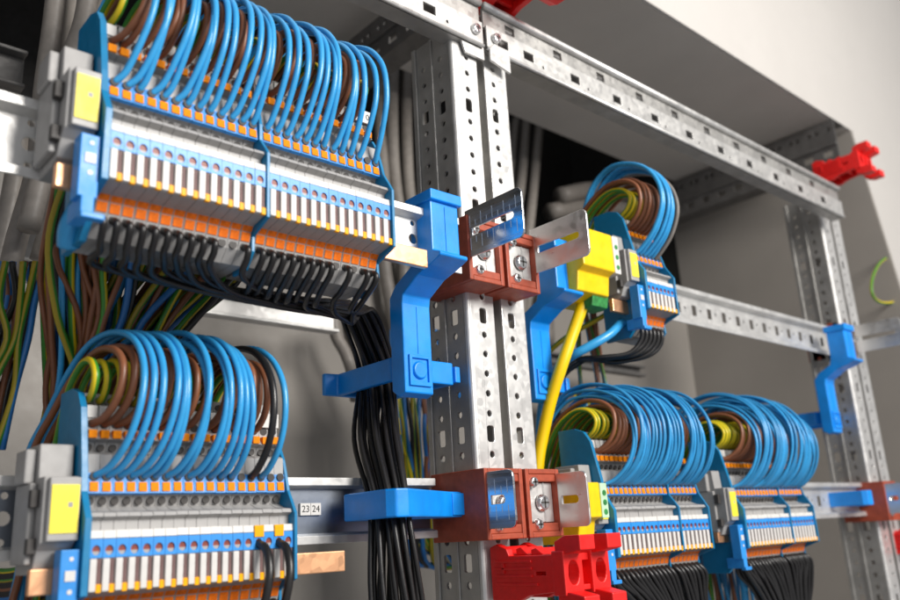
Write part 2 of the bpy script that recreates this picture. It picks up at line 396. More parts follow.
# ------------------------------------------------------------------ banks
B0 = dict(x=101.5, Y=302, Z=139.5); B1 = dict(x=122.0, Y=356, Z=-13.5)
B3 = dict(x=460.5, Y=354, Z=-17); B4 = dict(x=630, Y=357, Z=-19); BU = dict(x=522, Y=349, Z=160)
x0s, e0 = terminals(26, B0['x'], B0['Y'], B0['Z'], 'slim grey and blue terminal block in the large upper left bank', 'terminal blocks of the upper left bank', (12,))
x1s, e1 = terminals(18, B1['x'], B1['Y'], B1['Z'], 'slim grey and blue terminal block in the lower left bank', 'terminal blocks of the lower left bank')
x3s, e3 = terminals(21, B3['x'], B3['Y'], B3['Z'], 'slim grey and blue terminal block in the lower bank just right of the post', 'terminal blocks of the lower middle bank', (13,))
x4s, e4 = terminals(22, B4['x'], B4['Y'], B4['Z'], 'slim grey and blue terminal block in the farthest lower bank', 'terminal blocks of the far lower bank', (13,))
xus, eu = terminals(7, BU['x'], BU['Y'], BU['Z'], 'slim grey and blue terminal block in the small upper bank behind the post', 'terminal blocks of the small upper bank')

def lead_plate(B, label, carrier=True):
    r = partition(B['x'] - 3.0, B['Y'], B['Z'], label, PLATE, 2.8)
    org = (B['x'] - 3.0, B['Y'], B['Z']); x = B['x'] - 3.0; Y = B['Y']; Z = B['Z']
    if carrier:
        MB().box(x - 7.6, x - .1, Y + 1, Y + 9, Z - 9, Z + 17).box(x - 6, x - 1, Y + 1, Y + 16, Z - 16, Z - 8).box(x - 6, x + 3, Y, Y + 4, Z - 17.5, Z - 15).build('bar_carrier', 'blue', r, .5, org=org)
        MB().box(x - 5.6, x - 1.6, Y + .6, Y + 2, Z + 5, Z + 9).cyl((x - 3.4, Y + 1.2, Z + 1), 'y', 1, -.4, 10).cyl((x - 3.4, Y + 1.2, Z + 13.4), 'y', .9, -.4, 10).build('white_insert', 'white', r, org=org)
    return r
lead_plate(B0, 'tall blue end plate on the left end of the upper left bank')
lead_plate(B1, 'tall blue end plate on the left end of the lower left bank')
lead_plate(B3, 'tall blue end plate on the bank just right of the post')
lead_plate(B4, 'tall blue end plate on the farthest lower bank')
lead_plate(BU, 'tall blue end plate on the small upper bank behind the yellow block')
NARROW = [(30, 62), (14, 62), (10, 55), (7.5, 47), (5.5, 40), (-1.4, 29), (-1.4, -1), (13, -6), (12.6, -13), (19.5, -20), (34, -20)]
for B, e, t in ((B0, e0, 'upper left bank'), (B1, e1, 'lower left bank'), (B3, e3, 'bank just right of the post'), (B4, e4, 'farthest lower bank'), (BU, eu, 'small upper bank')):
    partition(e, B['Y'], B['Z'], 'narrow blue end plate closing the right end of the ' + t, NARROW)
for xs, B, t in ((x0s, B0, 'upper left bank'), (x3s, B3, 'bank just right of the post'), (x4s, B4, 'farthest lower bank')):
    i = 12 if B is B0 else 13
    partition(xs[i] + PITCH / 2 + .2, B['Y'], B['Z'], 'blue partition plate between two groups of terminals in the ' + t, MIDP)
# end brackets with yellow labels
def end_bracket(B, label, w=12, dx=0):
    x1 = B['x'] - 3.4 + dx - (0); x0 = x1 - w; Y = B['Y']; Z = B['Z']; org = (x0, Y, Z)
    r = MB().prism([(Y + 36, Z + 60), (Y + 15, Z + 60), (Y + 14, Z + 46), (Y + 6, Z + 46), (Y + 6, Z + 20), (Y + 10, Z + 17), (Y + 13, Z + 10), (Y + 20, Z + 8), (Y + 36, Z + 8)], x0 + 1, x1 - .5).build('end_bracket', 'darkgrey', None, .5, org=org)
    tag(r, label, 'end bracket')
    MB().box(x0 + 2.6, x1 - .3, Y + 3.2, Y + 6.2, Z + 20.5, Z + 45.5).build('label_holder', 'grey', r, .5, org=org)
    l = MB().box(x0 + 3.3, x1 - 1.0, Y + 2.7, Y + 3.4, Z + 23.5, Z + 42.5).build('yellow_label', 'yellow', r, org=org)
    MB().box(x1 - 5.2, x1 - 3.4, Y + 2.6, Y + 2.75, Z + 33.5, Z + 35.5).build('printed_mark', 'darkgrey', l, org=org)
    MB().box(x0 - 3.5, x0 + 1, Y + 18, Y + 32, Z + 44, Z + 58).box(x0 - 2, x0 + 1, Y + 14, Y + 34, Z + 12, Z + 44).build('clamp_foot', 'darkgrey', r, .8, org=org)
    MB().box(x0 - 2.4, x0 + 1.2, Y + 10, Y + 13.8, Z + 34, Z + 41).box(x0 - 2.4, x0 + 1.2, Y + 10, Y + 13.8, Z + 16, Z + 22).build('bracket_slot', 'hole', r, .3, org=org)
    return r
end_bracket(B0, 'grey end bracket with yellow label beside the upper left bank', 13)
end_bracket(B1, 'grey end bracket with yellow label beside the lower left bank', 15)
end_bracket(B3, 'grey end bracket with yellow label behind the steel tab', 13)
end_bracket(B4, 'grey end bracket with yellow label between the two lower right banks', 13)
end_bracket(BU, 'grey end bracket with yellow label beside the yellow earth block', 13)
# copper bars
def copper(x0, x1, y, z, label):
    o = MB().box(x0, x1, y, y + 3.5, z, z + 10).build('copper_bar', 'copper', None, .5, org=(x0, y, z)); tag(o, label, 'copper bar')
copper(86, 272, 314, 137, 'copper bar running through the upper left bank, sticking out at both ends')
copper(103, 252, 366, -13.3, 'copper bar running through the lower left bank, sticking out at both ends')
copper(612, 640, 372, -15, 'short copper bar end beside the farthest lower bank')
copper(500, 530, 366, 158, 'short copper bar end beside the small upper bank')
# white zeros on the last marker plates
for xs, B in ((x0s, B0), (x1s, B1)):
    o = MB().box(xs[-2] - 5.5, xs[-1] + 2.4, B['Y'] + 13.4, B['Y'] + 14.4, B['Z'] + 71, B['Z'] + 78).build('marker_card', 'white', None, .2, org=(xs[-1], B['Y'], B['Z']))
    tag(o, 'small white marker card reading 0 0 on the ' + ('upper left bank' if B is B0 else 'lower left bank'), 'marker card')
    for x in (xs[-2] - 1.5, xs[-1]): text_mesh('0', 4.6, 'lettering', 'ink', o, (x, B['Y'] + 13.3, B['Z'] + 74.4), (xs[-1], B['Y'], B['Z']))

# ------------------------------------------------------------------ wires of the banks
R = random.uniform
def tail_down(x, Yf, Z0, dx, dz, spread=6, back=78):
    return [(x + dx * .4 + R(-spread, spread) * .5, Yf + back + R(-5, 5), Z0 + 20), (x + dx + R(-spread, spread), Yf + back + R(-8, 8), Z0 - dz * .5), (x + dx * 1.1 + R(-spread, spread), Yf + back + R(-8, 8), Z0 - dz)]
# upper left bank: tails gather into the hanging multicoloured bunch
def tail_b0(x):
    u = (x - 101) / 140.0
    a = 108 + 92 * u + R(-6, 6); b = 122 + 55 * u + R(-5, 5); c = 128 + 36 * u + R(-6, 6)
    y = 408 + R(-16, 22)
    return [(a * .5 + x * .5, 392 + R(-6, 8), 172), (a, y, 140), (b + R(-3, 3), y + 8, 112), (c, y + 22, 84), (c + 4 + R(-4, 4), 446 + R(-10, 10), 40), (c + 8, 456 + R(-10, 10), -60)]
for i, x in enumerate(x0s):
    if i not in (24,):
        m = 'w_blue' if i not in (0,) else 'w_blue'
        loop(x, B0['Y'], B0['Z'], L_BLUE0, tail_b0(x), R(.95, 1.06), R(-3.5, 4) + 11 * (1 - i / 26), 1.48, mat=m, label='blue wire looping over the upper left bank', group='blue wires of the upper left bank')
    if i < 24: loop(x, B0['Y'], B0['Z'], L_BROWN, tail_b0(x), R(.92, 1.04), R(-3, 3) + 8 * (1 - i / 26), 1.5, mat='w_brown', label='brown wire looping inside the blue ones on the upper left bank', group='brown wires of the upper left bank')
    if i % 2 == 0: loop(x, B0['Y'], B0['Z'], L_YG, tail_b0(x), R(.95, 1.08), R(-2, 2) + 5, 1.7, mat='w_yg', label='yellow and green wire looping innermost on the upper left bank', group='yellow and green wires of the upper left bank')
for i, x in enumerate(x1s):
    tl = lambda: tail_down(x, B1['Y'], B1['Z'], -16, 150)
    bl = 'blue wire looping over the lower left bank'; gb = 'blue wires of the lower left bank'
    if i == 14: loop(x, B1['Y'], B1['Z'], L_BLUE, tl(), .97, 1, 1.75, mat='w_black', label='single black wire looping at the right of the lower left bank', group=None)
    elif i < 16 and i != 13: loop(x, B1['Y'], B1['Z'], L_BLUE, tl(), R(.96, 1.06) if i < 12 else .98, R(-3, 4) + 13 * (1 - i / 17), 1.55, skew=-8, mat='w_blue', label=bl, group=gb)
    if i < 16 and i not in (9,): loop(x, B1['Y'], B1['Z'], L_BROWN, tl(), R(.95, 1.04), R(-2, 2) + 10 * (1 - i / 17), 1.75, skew=-8, mat='w_brown', label='brown wire looping inside the blue ones on the lower left bank', group='brown wires of the lower left bank')
    if i in (0, 1, 2, 3, 4, 8, 9, 10, 13, 14): loop(x, B1['Y'], B1['Z'], L_YG, tail_down(x, B1['Y'], B1['Z'], 2, 150), R(.95, 1.05), R(-1, 1), 1.75, skew=0, mat='w_yg', label='yellow and green wire looping innermost on the lower left bank', group='yellow and green wires of the lower left bank')
def far_bank(xs, B, nb, nbr, nyg, txt, dense, amp):
    for i, x in enumerate(xs):
        for k in range(dense if i % 5 else 1):
            z = B['Z']
            loop(x + k * 1.6 - .8, B['Y'], z, L_BLUE, tail_down(x, B['Y'], z, 6, 130), amp * R(.93, 1.12), R(-4, 4) + 15 * (1 - i / len(xs)), 1.25, skew=R(-3, 6), n=7, mat='w_fblue' if (i + k) % 3 else 'w_blue', far=(k == 1 and 'farthest' in txt), label='thin blue wire looping over the ' + txt, group='blue wires of the ' + txt)
        if i < nbr: loop(x, B['Y'], B['Z'], L_BROWN, tail_down(x, B['Y'], B['Z'], 6, 130), amp * R(.9, 1.05), R(-2, 2) + 9 * (1 - i / len(xs)), 1.6, mat='w_brown', n=7, far='farthest' in txt, label='brown wire looping inside the blue ones on the ' + txt, group='brown wires of the ' + txt)
        if i < nyg: loop(x, B['Y'], B['Z'], L_YG, tail_down(x, B['Y'], B['Z'], 6, 130), amp * R(.95, 1.1), R(-2, 2), 1.6, mat='w_yg', n=7, far=True, label='yellow and green wire looping innermost on the ' + txt, group='yellow and green wires of the ' + txt)
far_bank(x3s, B3, -1, 19, 12, 'bank just right of the post', 2, 1.0)
far_bank(x4s, B4, -1, 18, 12, 'farthest lower bank', 2, 1.1)
for i, x in enumerate(xus):
    tl = tail_down(x, BU['Y'], BU['Z'], 8, 90)
    if i < 6: loop(x, BU['Y'], BU['Z'], L_BLUEU, tl, R(.97, 1.06), R(-2, 2) + 5 - i, 1.7, mat='w_blue' if i != 5 else 'w_grey', label='blue wire looping over the small upper bank' if i != 5 else 'grey wire looping last over the small upper bank', group='blue wires of the small upper bank' if i != 5 else None)
    if i < 6: loop(x, BU['Y'], BU['Z'], L_BROWN, tl, R(1.12, 1.3), R(-1, 1), 1.7, mat='w_brown', label='brown wire looping inside the blue ones on the small upper bank', group='brown wires of the small upper bank')
    if i < 4: loop(x, BU['Y'], BU['Z'], L_YG, tl, R(1.2, 1.4), R(-1, 1), 1.7, mat='w_yg', label='yellow and green wire looping innermost on the small upper bank', group='yellow and green wires of the small upper bank')

# black outgoing wires of the upper left bank, swept right into the hanging bundle
BC = (313, 411)
def bundle_pt(k, n, z, r=13.5, cx=None, cy=None, ph=0):
    a = 2.399963 * k + ph; q = r * math.sqrt((k + .5) / n)
    return ((cx if cx else BC[0]) + q * math.cos(a), (cy if cy else BC[1]) + q * math.sin(a), z)
blk = [i for i in range(26) if i not in (10, 11, 21, 23)]
for k, i in enumerate(blk):
    x = x0s[i]; Y = B0['Y']; Z = B0['Z']; g1 = i < 13
    n = len(blk)
    kk = (k * 7) % n
    if g1:
        mid = [(x, Y + 15, Z - 10.7), (x + .2, Y + 10.5, Z - 13), (x + .6, Y + 12, Z - 17), (x + 3, Y + 20, Z - 21.5 + R(-1.5, .6)), (x + 12 + i, Y + 36, Z - 24 + R(-2, 2)), (205, Y + 46, Z - 22 + R(-4, 4)), (250, Y + 60, Z - 16 + R(-4, 4))]
    else:
        mid = [(x, Y + 15, Z - 10.7), (x + .2, Y + 10.5, Z - 13), (x + .4, Y + 12, Z - 17), (x + 1.2, Y + 20, Z - 21.5 + R(-1, .6)), (x + 5, Y + 32, Z - 24.5 + R(-1.5, 1.5)), (min(x + 16, 248) , Y + 46, Z - 23 + R(-2, 2)), (258, Y + 62, Z - 19 + R(-4, 4))]
    pts = mid + [bundle_pt(kk, n, 134, 12, 284, 396, .2), bundle_pt(kk, n, 112, 13, 311, 416, .4), bundle_pt(kk, n, 96, 13, 317, 421, .6), bundle_pt(kk, n, 58, 14.5, 297, 396, .9), bundle_pt(kk, n, 19, 11.5, 284.5, 370, 1.0), bundle_pt(kk, n, -30, 15, 283, 366, 1.4), bundle_pt(kk, n, -110, 19, 290, 366, 1.8)]
    wire(pts, 1.5, 'w_black', 'black wire swept from the upper left bank into the hanging bundle', 'black wires of the hanging bundle', sub=6)
# two dark wires plugged into the front of the lower left bank
for i, nm in ((14, 'leftmost'), (16, 'rightmost')):
    x = x1s[i]; Y = B1['Y']; Z = B1['Z']
    wire([(x, Y + 2, Z + 16), (x + .5, Y - 6, Z + 13), (x - .5, Y - 11, Z + 2), (x - 2.5, Y - 8, Z - 14), (x - 6, Y + 2, Z - 34), (x - 8, Y + 10, Z - 70)], 2.0, 'w_black',
         'dark wire plugged into the front of the lower left bank, %s of the two' % nm, 'dark front wires')
    o = MB().box(x - 2.4, x + 2.4, Y - .8, Y + .6, Z + 18.6, Z + 23.8).build('yellow_tag', 'amber', None, .2, org=(x, Y, Z)); tag(o, 'small amber tag above the %s dark front wire' % nm, 'tag')
for i, x in enumerate(x1s):
    Y = B1['Y']; Z = B1['Z']
    wire([(x, Y + 15, Z - 10.7), (x + .4, Y + 10, Z - 14), (x + 1, Y + 10, Z - 26), (x + 4, Y + 16, Z - 60), (x + 9, Y + 26, Z - 110)], 1.9, 'w_black', 'black wire leaving the underside of the lower left bank', 'black wires under the lower left bank')
for xs, B, t, xr in ((x3s, B3, 'bank just right of the post', 590), (x4s, B4, 'farthest lower bank', 752)):
    n = len(xs)
    for row in range(2):
        for i, x in enumerate(xs):
            Y = B['Y'] + row * 7; Z = B['Z']; u = i / n
            ex_ = xr - 46 + 44 * u + R(-2, 2)
            wire([(x, Y + 15 - row * 7, Z - 10.7), (x + 1, Y + 11 - row * 3, Z - 13), (x + 4 + R(-1, 1), Y + 9, Z - 19 - 3 * row), (x * .62 + ex_ * .38 + R(-2, 2), Y + 12, Z - 36 + R(-3, 3)), (x * .25 + ex_ * .75 + R(-2, 2), Y + 18, Z - 62), (ex_ + 4, Y + 24, Z - 95), (ex_ + 6, Y + 26, Z - 170)],
                 1.65, 'w_black', 'black wire sweeping down from the ' + t, 'black wires under the ' + t, n=7, far=(row == 1 or 'farthest' in t and i % 2 == 1))
for i, x in enumerate(xus[:6]):
    Y = BU['Y']; Z = BU['Z']
    wire([(x, Y + 15, Z - 10.7), (x, Y + 11, Z - 15), (x - 1, Y + 13, Z - 24), (x - 9, Y + 20, Z - 32 + R(-1, 1)), (x - 24, Y + 36, Z - 34 + R(-2, 2)), (500 + R(-4, 4), Y + 56, Z - 34), (488 + R(-4, 4), Y + 70, Z - 60), (486 + R(-4, 4), Y + 72, Z - 150)], 1.75, 'w_black', 'black wire curling under the small upper bank', 'black wires under the small upper bank')

# ------------------------------------------------------------------ blue clips
def z_bracket(label, grp):
    org = (301, 345, 150); r = empty('cable_clip', org, label, 'cable clip', grp)
    prof = [(331, 188), (331, 156), (324.5, 153.5), (324.5, 151.5), (334, 148), (345, 145), (359, 137), (360, 132), (360, 80), (366, 78), (372, 82), (372, 137), (366, 144), (352, 151), (350, 157), (350, 188)]
    MB().prism(prof, 290.5, 311.5).build('clip_arm', 'clip', r, .8, org=org)
    MB().box(289, 313, 328.5, 352, 186, 192.5).build('clip_cap', 'clip', r, .7, org=org)
    MB().box(300.9, 301.4, 359.6, 360.4, 103, 131).build('arm_rib', 'clip', r, org=org)
    MB().box(300.9, 301.4, 330.6, 331.4, 157, 184).build('arm_rib', 'clip', r, org=org)
    MB().plate(rect(293.5, 309.5, 84, 102), [rect(295.5, 307.5, 86.5, 100)], 358.6, 1.6, 'y').build('button_frame', 'clip', r, .3, org=org)
    MB().cyl((301.5, 360.2, 93.2), 'y', 5.6, -1.8, 20, 4.6).build('lock_button', 'clip', r, .4, org=org)
    MB().plate([(288, 441), (297, 441), (335, 441), (342, 441), (342, 434), (342, 376), (302, 376), (297, 381), (297, 436), (288, 438)],
               [[(301, 437), (338, 437), (338, 380), (303.5, 380), (301, 383)]], 90.5, 14, 'z').build('strap', 'clip', r, .9, org=org)
    MB().box(342, 346, 374, 392, 92, 102).build('strap_catch', 'clip', r, .6, org=org)
    return r
zb = z_bracket('blue plastic cable clip left of the post, gripping the black bundle', 'blue angled cable clips')
z2 = copy_tree(zb); z2.location = zb.location + Vector((149, 37, 12)) * S; z2['label'] = 'blue plastic cable clip right of the post, beside the yellow cable'
z3 = copy_tree(zb); z3.location = zb.location + Vector((609, 32, 7)) * S; z3['label'] = 'blue plastic cable clip on the far right post, holding no cable'
def low_strap(label):
    org = (320, 376, 20); r = empty('cable_strap', org, label, 'cable strap', 'blue straight cable straps')
    MB().plate([(268, 390), (312, 390), (341, 388), (341, 373), (330, 371), (276, 343), (269, 344), (266, 349)], [[(272, 386), (310, 386), (330, 384), (334, 377.5), (275.5, 348.5), (271, 351)]], 11.5, 14.5, 'z').build('strap', 'clip', r, .9, org=org)
    MB().box(331, 341.5, 370.5, 376.4, 12.5, 25).build('strap_catch', 'clip', r, .4, org=org)
    return r
ls = low_strap('blue plastic strap round the black bundle at the lower brown box')
l2 = copy_tree(ls); l2.location = ls.location + Vector((613, 18, -2)) * S; l2['label'] = 'empty blue plastic strap on the far right lower brown box'

# ------------------------------------------------------------------ brown rail insulators with steel tabs
def screw(c, r, parent, org, mat='screw'):
    s_ = MB().cyl(c, 'y', r, -2.6, 18, r * .72).build('screw_head', mat, parent, .5, org=org)
    MB().box(c[0] - r * .6, c[0] + r * .6, c[1] - 2.75, c[1] - 2.5, c[2] - .55, c[2] + .55).box(c[0] - .55, c[0] + .55, c[1] - 2.75, c[1] - 2.5, c[2] - r * .6, c[2] + r * .6).build('cross_recess', 'hole', s_, org=org)
def holder(x0, w, Y, z0, z1, tab_side, yfront, tabz, label, ruler=False, left_open=False, mat='bright', depth=48):
    org = (x0 + w / 2, Y + depth, z0); r = empty('rail_insulator', org, label, 'rail insulator', 'brown plastic rail insulators'); x1 = x0 + w; t = 3.2
    m = MB().box(x0, x0 + t, Y, Y + depth, z0, z1).box(x1 - t, x1, Y, Y + depth, z0, z1).box(x0 + t, x1 - t, Y, Y + depth, z1 - t, z1).box(x0 + t, x1 - t, Y, Y + depth, z0, z0 + t).box(x0 + t, x1 - t, Y + 12, Y + 15, z0 + t, z1 - t)
    m.build('housing', 'brown', r, .6, org=org)
    MB().box(x0 + t, x1 - t, Y + .6, Y + 9, z1 - t - 4.5, z1 - t).build('inner_ledge', 'brown', r, .6, org=org)
    MB().box(x0 + t, x1 - t, Y + .6, Y + 9, z0 + t, z0 + t + 5).build('inner_ledge', 'brown', r, .6, org=org)
    MB().plate(rect(x0 + t + 1.5, x1 - t - .3, z0 + t + 5.5, z1 - t - 5), [], Y + 4, 1.6, 'y').build('steel_plate', 'zinc', r, .3, org=org)
    zc = (z0 + z1) / 2
    screw((x0 + w * .53, Y + 3, zc), 5.6, r, org); screw((x0 + w * .24, Y + 1.5, z1 - 8), 3.7, r, org); screw((x0 + w * .3, Y + 1.5, z0 + 7.5), 3.7, r, org)
    MB().box((x0 + w * .6), x0 + w * .62 + .4, Y + 3.4, Y + 4, z0 + t + 6, z1 - t - 5).build('plate_fold', 'satin', r, org=org)
    xt = x0 + 1.2 if tab_side < 0 else x1 - 2.6; ya = Y + 3; a, b = tabz
    out = [(ya, b), (ya, a)] + [(yfront + 4 - 4 * math.sin(math.radians(q)), a + 4 - 4 * math.cos(math.radians(q))) for q in (0, 30, 60, 90)] + [(yfront + 4 - 4 * math.cos(math.radians(q)), b - 4 + 4 * math.sin(math.radians(q))) for q in (0, 30, 60, 90)]
    c = (a + b) / 2; sl = [(ya - 6, c - 2.4), (ya - 6, c + 2.4)] + [(yfront + 9.4 - 2.4 * math.sin(math.radians(q)), c + 2.4 * math.cos(math.radians(q))) for q in (0, 45, 90, 135, 180)]
    tb = MB().plate(out, [sl], xt, 1.5, 'x').build('steel_tab', mat, r, .25, org=org)
    if ruler:
        mk = MB(); y = yfront + 5; k = 0
        while y < ya - 3:
            L = 8 if k % 2 == 0 else 4
            mk.box(xt - .12, xt, y - .16, y + .16, b - 2 - L, b - 2) if False else mk.box(xt - .12, xt + .05, y - .16, y + .16, c + 3.2, c + 3.2 + L)
            mk.box(xt - .12, xt + .05, y - .16, y + .16, c - 3.4 - L, c - 3.4); y += 4.9; k += 1
        mk.build('scale_marks', 'mark', tb, org=org)
    return r
holder(340, 32, 352, -2.5, 38, -1, 330.5, (3.5, 35.5), 'lower brown insulator box left half, its steel tab beside the blue strap', True)
holder(374.5, 30.5, 352, -2.5, 38, 1, 328.5, (2.5, 35.2), 'lower brown insulator box right half with a big cross screw', mat='satin')
holder(333, 30, 346, 150, 192, -1, 300.5, (164, 195), 'upper brown insulator box with the ruled steel tab', True, depth=50)
holder(366, 30, 346, 150, 190, 1, 301, (164, 195), 'upper brown insulator box with the plain steel tab and cross screw', mat='satin', depth=50)
holder(950, 32, 372, -7, 34, -1, 352, (0, 31), 'far right lower brown insulator box', mat='satin')
holder(958, 32, 392, 175, 216, 1, 335, (181, 213), 'far right upper brown insulator with a long pale steel tab', mat='satin', depth=40)

# ------------------------------------------------------------------ red busbar supports
def red_support(loc, label):
    """root at the post side; arm runs towards the viewer (-y) and ends in two forked claws"""
    r = empty('busbar_support', loc, label, 'busbar support', 'red busbar supports')
    MB().plate([(0, 13), (-6, 15), (-14, 12), (-16, 8), (-50, 8), (-50, -12), (-30, -14), (-22, -17), (0, -17)], [rect(-44, -36, -3, -1)], 0, 5, 'x').build('arm_side', 'red', r, .6)
    MB().plate([(0, 13), (-6, 15), (-14, 12), (-16, 8), (-50, 8), (-50, -12), (-30, -14), (-22, -17), (0, -17)], [], 24, 5, 'x').build('arm_side', 'red', r, .6)
    MB().box(5, 24, -48, -1, -1, 1.5).box(5, 24, -10, -7, -16, 12).box(5, 24, -26, -23, -12, 7).box(5, 24, -40, -37, -11, 7).build('cross_rib', 'red', r, .5)
    MB().box(-1, 0, -34, -4, 4, 5.4).box(-1, 0, -34, -4, .2, 1.6).box(-1, 0, -34, -4, -4, -2.6).box(-1, 0, -38, -4, -8.6, -7.2).box(-1, 0, -12, -10, -2, 4).build('side_ridges', 'red', r, .3)
    for y in (-9, -22, -34):
        MB().prism([(y - 5, 8), (y + 1, 13.5 + (y + 9) * .06), (y + 5, 12.5 + (y + 9) * .06), (y + 5, 8)], 5.1, 23.9).build('arm_tooth', 'red', r, .5)
    for k, x in enumerate((0, 24)):
        MB().plate([(x, -14), (x + 16, -14), (x + 16, 10), (x, 10)], [circ(x + 8, -2, 4.6, 18, 6.6)], -58, 9, 'y').build('claw_plate', 'red', r, .7)
        MB().plate([(-51, 8), (-51, 15), (-58, 18), (-70, 18), (-70, 10), (-60, 8)], [], x + 1, 13, 'x').build('claw', 'red', r, .7)
        MB().plate([(-51, -12), (-51, -19), (-58, -22), (-70, -22), (-70, -14), (-60, -12)], [], x + 1, 13, 'x').build('claw', 'red', r, .7)
        if k == 0: MB().cyl((x + 8, -49, -2), 'y', 2.4, 3, 14).build('claw_boss', 'screw', r, .3)
    MB().box(16, 24, -56, -50, -12, -9).box(16, 24, -56, -50, 4, 8).box(14, 24, -50, -47, -13, 9).build('claw_bridge', 'red', r, .5)
    return r
rs = red_support((354, 366, -19.5), 'red plastic busbar support under the lower brown box')
rs.scale = (.97, .97, .97)
rs2 = copy_tree(rs); rs2.location = Vector((386, 386, 393)) * S; rs2['label'] = 'red plastic busbar support cut off above the middle post'
rs3 = copy_tree(rs); rs3.location = Vector((985, 398, 412)) * S; rs3['label'] = 'blurred red plastic busbar support at the top of the right post'
rs4 = copy_tree(rs); rs4.location = Vector((992, 412, -28)) * S; rs4['label'] = 'red plastic busbar support at the lower right picture edge'

# ------------------------------------------------------------------ earth terminals
def earth(org, w, h, label, faces, body='earth'):
    x, Y, Z = org; r = empty('earth_terminal', org, label, 'earth terminal', 'yellow and green earth terminals')
    MB().prism([(Y + 40, Z + h - 4), (Y + 8, Z + h), (Y, Z + h), (Y, Z + h * .42), (Y + 6, Z + h * .36), (Y + 8, Z + 4), (Y + 22, Z), (Y + 40, Z)], x, x + w).build('yellow_housing', body, r, .8, org=org)
    MB().prism([(Y + 26, Z + 2), (Y + 12, Z + 3), (Y + 10, Z + h * .1), (Y + 12, Z - 4), (Y + 17, Z - 5), (Y + 26, Z - 5)], x + w * .55, x + w + 2).build('green_foot', 'green', r, .5, org=org)
    MB().box(x + w, x + w + 7, Y - .5, Y + 18, Z + h * .40, Z + h - .5).build('screw_face', faces, r, .5, org=org)
    hm = MB()
    for k in range(3): hm.cyl((x + w + 3.6, Y - .3, Z + h * (.5 + .16 * k)), 'y', 1.9, -.5, 12)
    hm.build('screw_holes', 'green', r, org=org)
    return r
earth((452, 352, 162), 36, 50, 'large yellow earth terminal with white face beside the upper post box', 'white')
earth((428, 352, -8), 16, 38, 'small yellow and pale green earth terminal behind the lower steel tab', 'pale')

# thick cables near it
def pix(path): return [tuple(aty(*p)) for p in path]
wire(pix([(592, 284, 372), (584, 302, 374), (574, 330, 380), (562, 365, 386), (551, 400, 396), (543, 435, 404), (538, 466, 408), (535, 520, 412), (533, 700, 418)]), 4.5, 'w_earth', 'thick yellow and green cable hanging from the large earth terminal', None, 'earth_cable', 12, cat='cable')
wire(pix([(622, 322, 372), (610, 334, 372), (590, 346, 380), (572, 356, 392), (560, 366, 410), (548, 380, 440), (540, 420, 470), (540, 480, 480)]), 3.4, 'w_blue', 'thick blue cable curving out under the small upper bank', None, 'cable', 12, cat='cable')
wire(pix([(630, 300, 378), (600, 318, 400), (560, 342, 430), (535, 372, 470), (520, 420, 500)]), 2.2, 'w_yg', 'thin yellow and green cable behind the right blue clip', None, 'cable', cat='cable')
wire(pix([(737, 548, 380), (740, 566, 382), (744, 585, 386), (748, 640, 390)]), 3.0, 'w_blue', 'blue cable hanging under the farthest lower bank', None, 'cable', 10, cat='cable')
wire(pix([(655, 545, 380), (658, 575, 384), (662, 640, 390)]), 3.0, 'w_blue', 'blue cable hanging behind the red busbar support', None, 'cable', 10, cat='cable')
wire(pix([(890, 255, 392), (879, 264, 390), (872, 280, 388), (873, 296, 388), (884, 303, 392), (905, 300, 396)]), 1.8, 'w_yg', 'yellow and green cable curling at the right picture edge', None, 'cable', 10, cat='cable')
wire(pix([(82, 206, 330), (77, 214, 328), (70, 230, 330), (69, 246, 334)]), 4.6, 'w_blue', 'short thick blue handle under the left end of the upper left bank', None, 'cable', 10, cat='cable')

# ------------------------------------------------------------------ things at the back
def cables(paths, r, mat, label, group, n=10):
    for p in paths: wire(pix(p), r, mat, label, group, 'cable', n, cat='cable')
cables([[(60, -40, 520), (52, 30, 520), (44, 90, 520), (36, 170, 520), (14, 250, 520), (0, 330, 520)],
        [(92, -40, 500), (84, 20, 500), (66, 70, 500), (52, 110, 500), (42, 170, 500), (28, 230, 500)],
        [(78, -40, 545), (70, 60, 545), (62, 130, 545), (56, 200, 545), (40, 260, 545)],
        [(120, -40, 530), (100, 20, 530), (92, 60, 530), (84, 110, 530), (80, 160, 530), (60, 240, 530)],
        [(104, -40, 560), (94, 30, 560), (84, 100, 560), (74, 180, 560), (56, 240, 560)],
        [(22, 120, 560), (14, 180, 560), (4, 230, 560), (-10, 280, 560)], [(40, 120, 560), (30, 190, 560), (16, 240, 560)]],
       6.5, 'w_grey', 'thick grey cable hanging behind the upper left end bracket', 'grey cables at the upper left')
cables([[(394, 60, 740), (392, 110, 700), (394, 170, 690), (402, 240, 680), (404, 300, 680), (400, 380, 680)], [(408, 60, 745), (406, 110, 705), (408, 180, 690), (414, 240, 680), (412, 330, 680)],
        [(384, 70, 750), (380, 120, 710), (384, 190, 690), (384, 260, 685), (398, 340, 680)], [(418, 70, 755), (420, 120, 710), (422, 180, 690), (424, 260, 680), (410, 380, 680)]],
       7.5, 'w_grey', 'grey cable behind the gap left of the post', 'grey cables left of the post')
cables([[(527, 110, 850), (524, 150, 760), (520, 190, 700), (512, 240, 690), (505, 330, 690)], [(540, 118, 850), (537, 150, 760), (532, 200, 700), (526, 260, 690), (520, 340, 690)], [(516, 120, 850), (512, 160, 760), (510, 220, 700), (508, 300, 690)]],
       7, 'w_grey', 'grey cable behind the gap right of the post', 'grey cables right of the post')
cables([[(333, 312, 640), (336, 335, 640), (345, 352, 640), (352, 372, 640), (356, 400, 650)], [(346, 312, 640), (350, 335, 645), (358, 352, 645), (366, 372, 645), (372, 400, 650)]], 6, 'w_grey', 'pale grey cable bending down behind the black bundle', 'grey cables behind the black bundle')
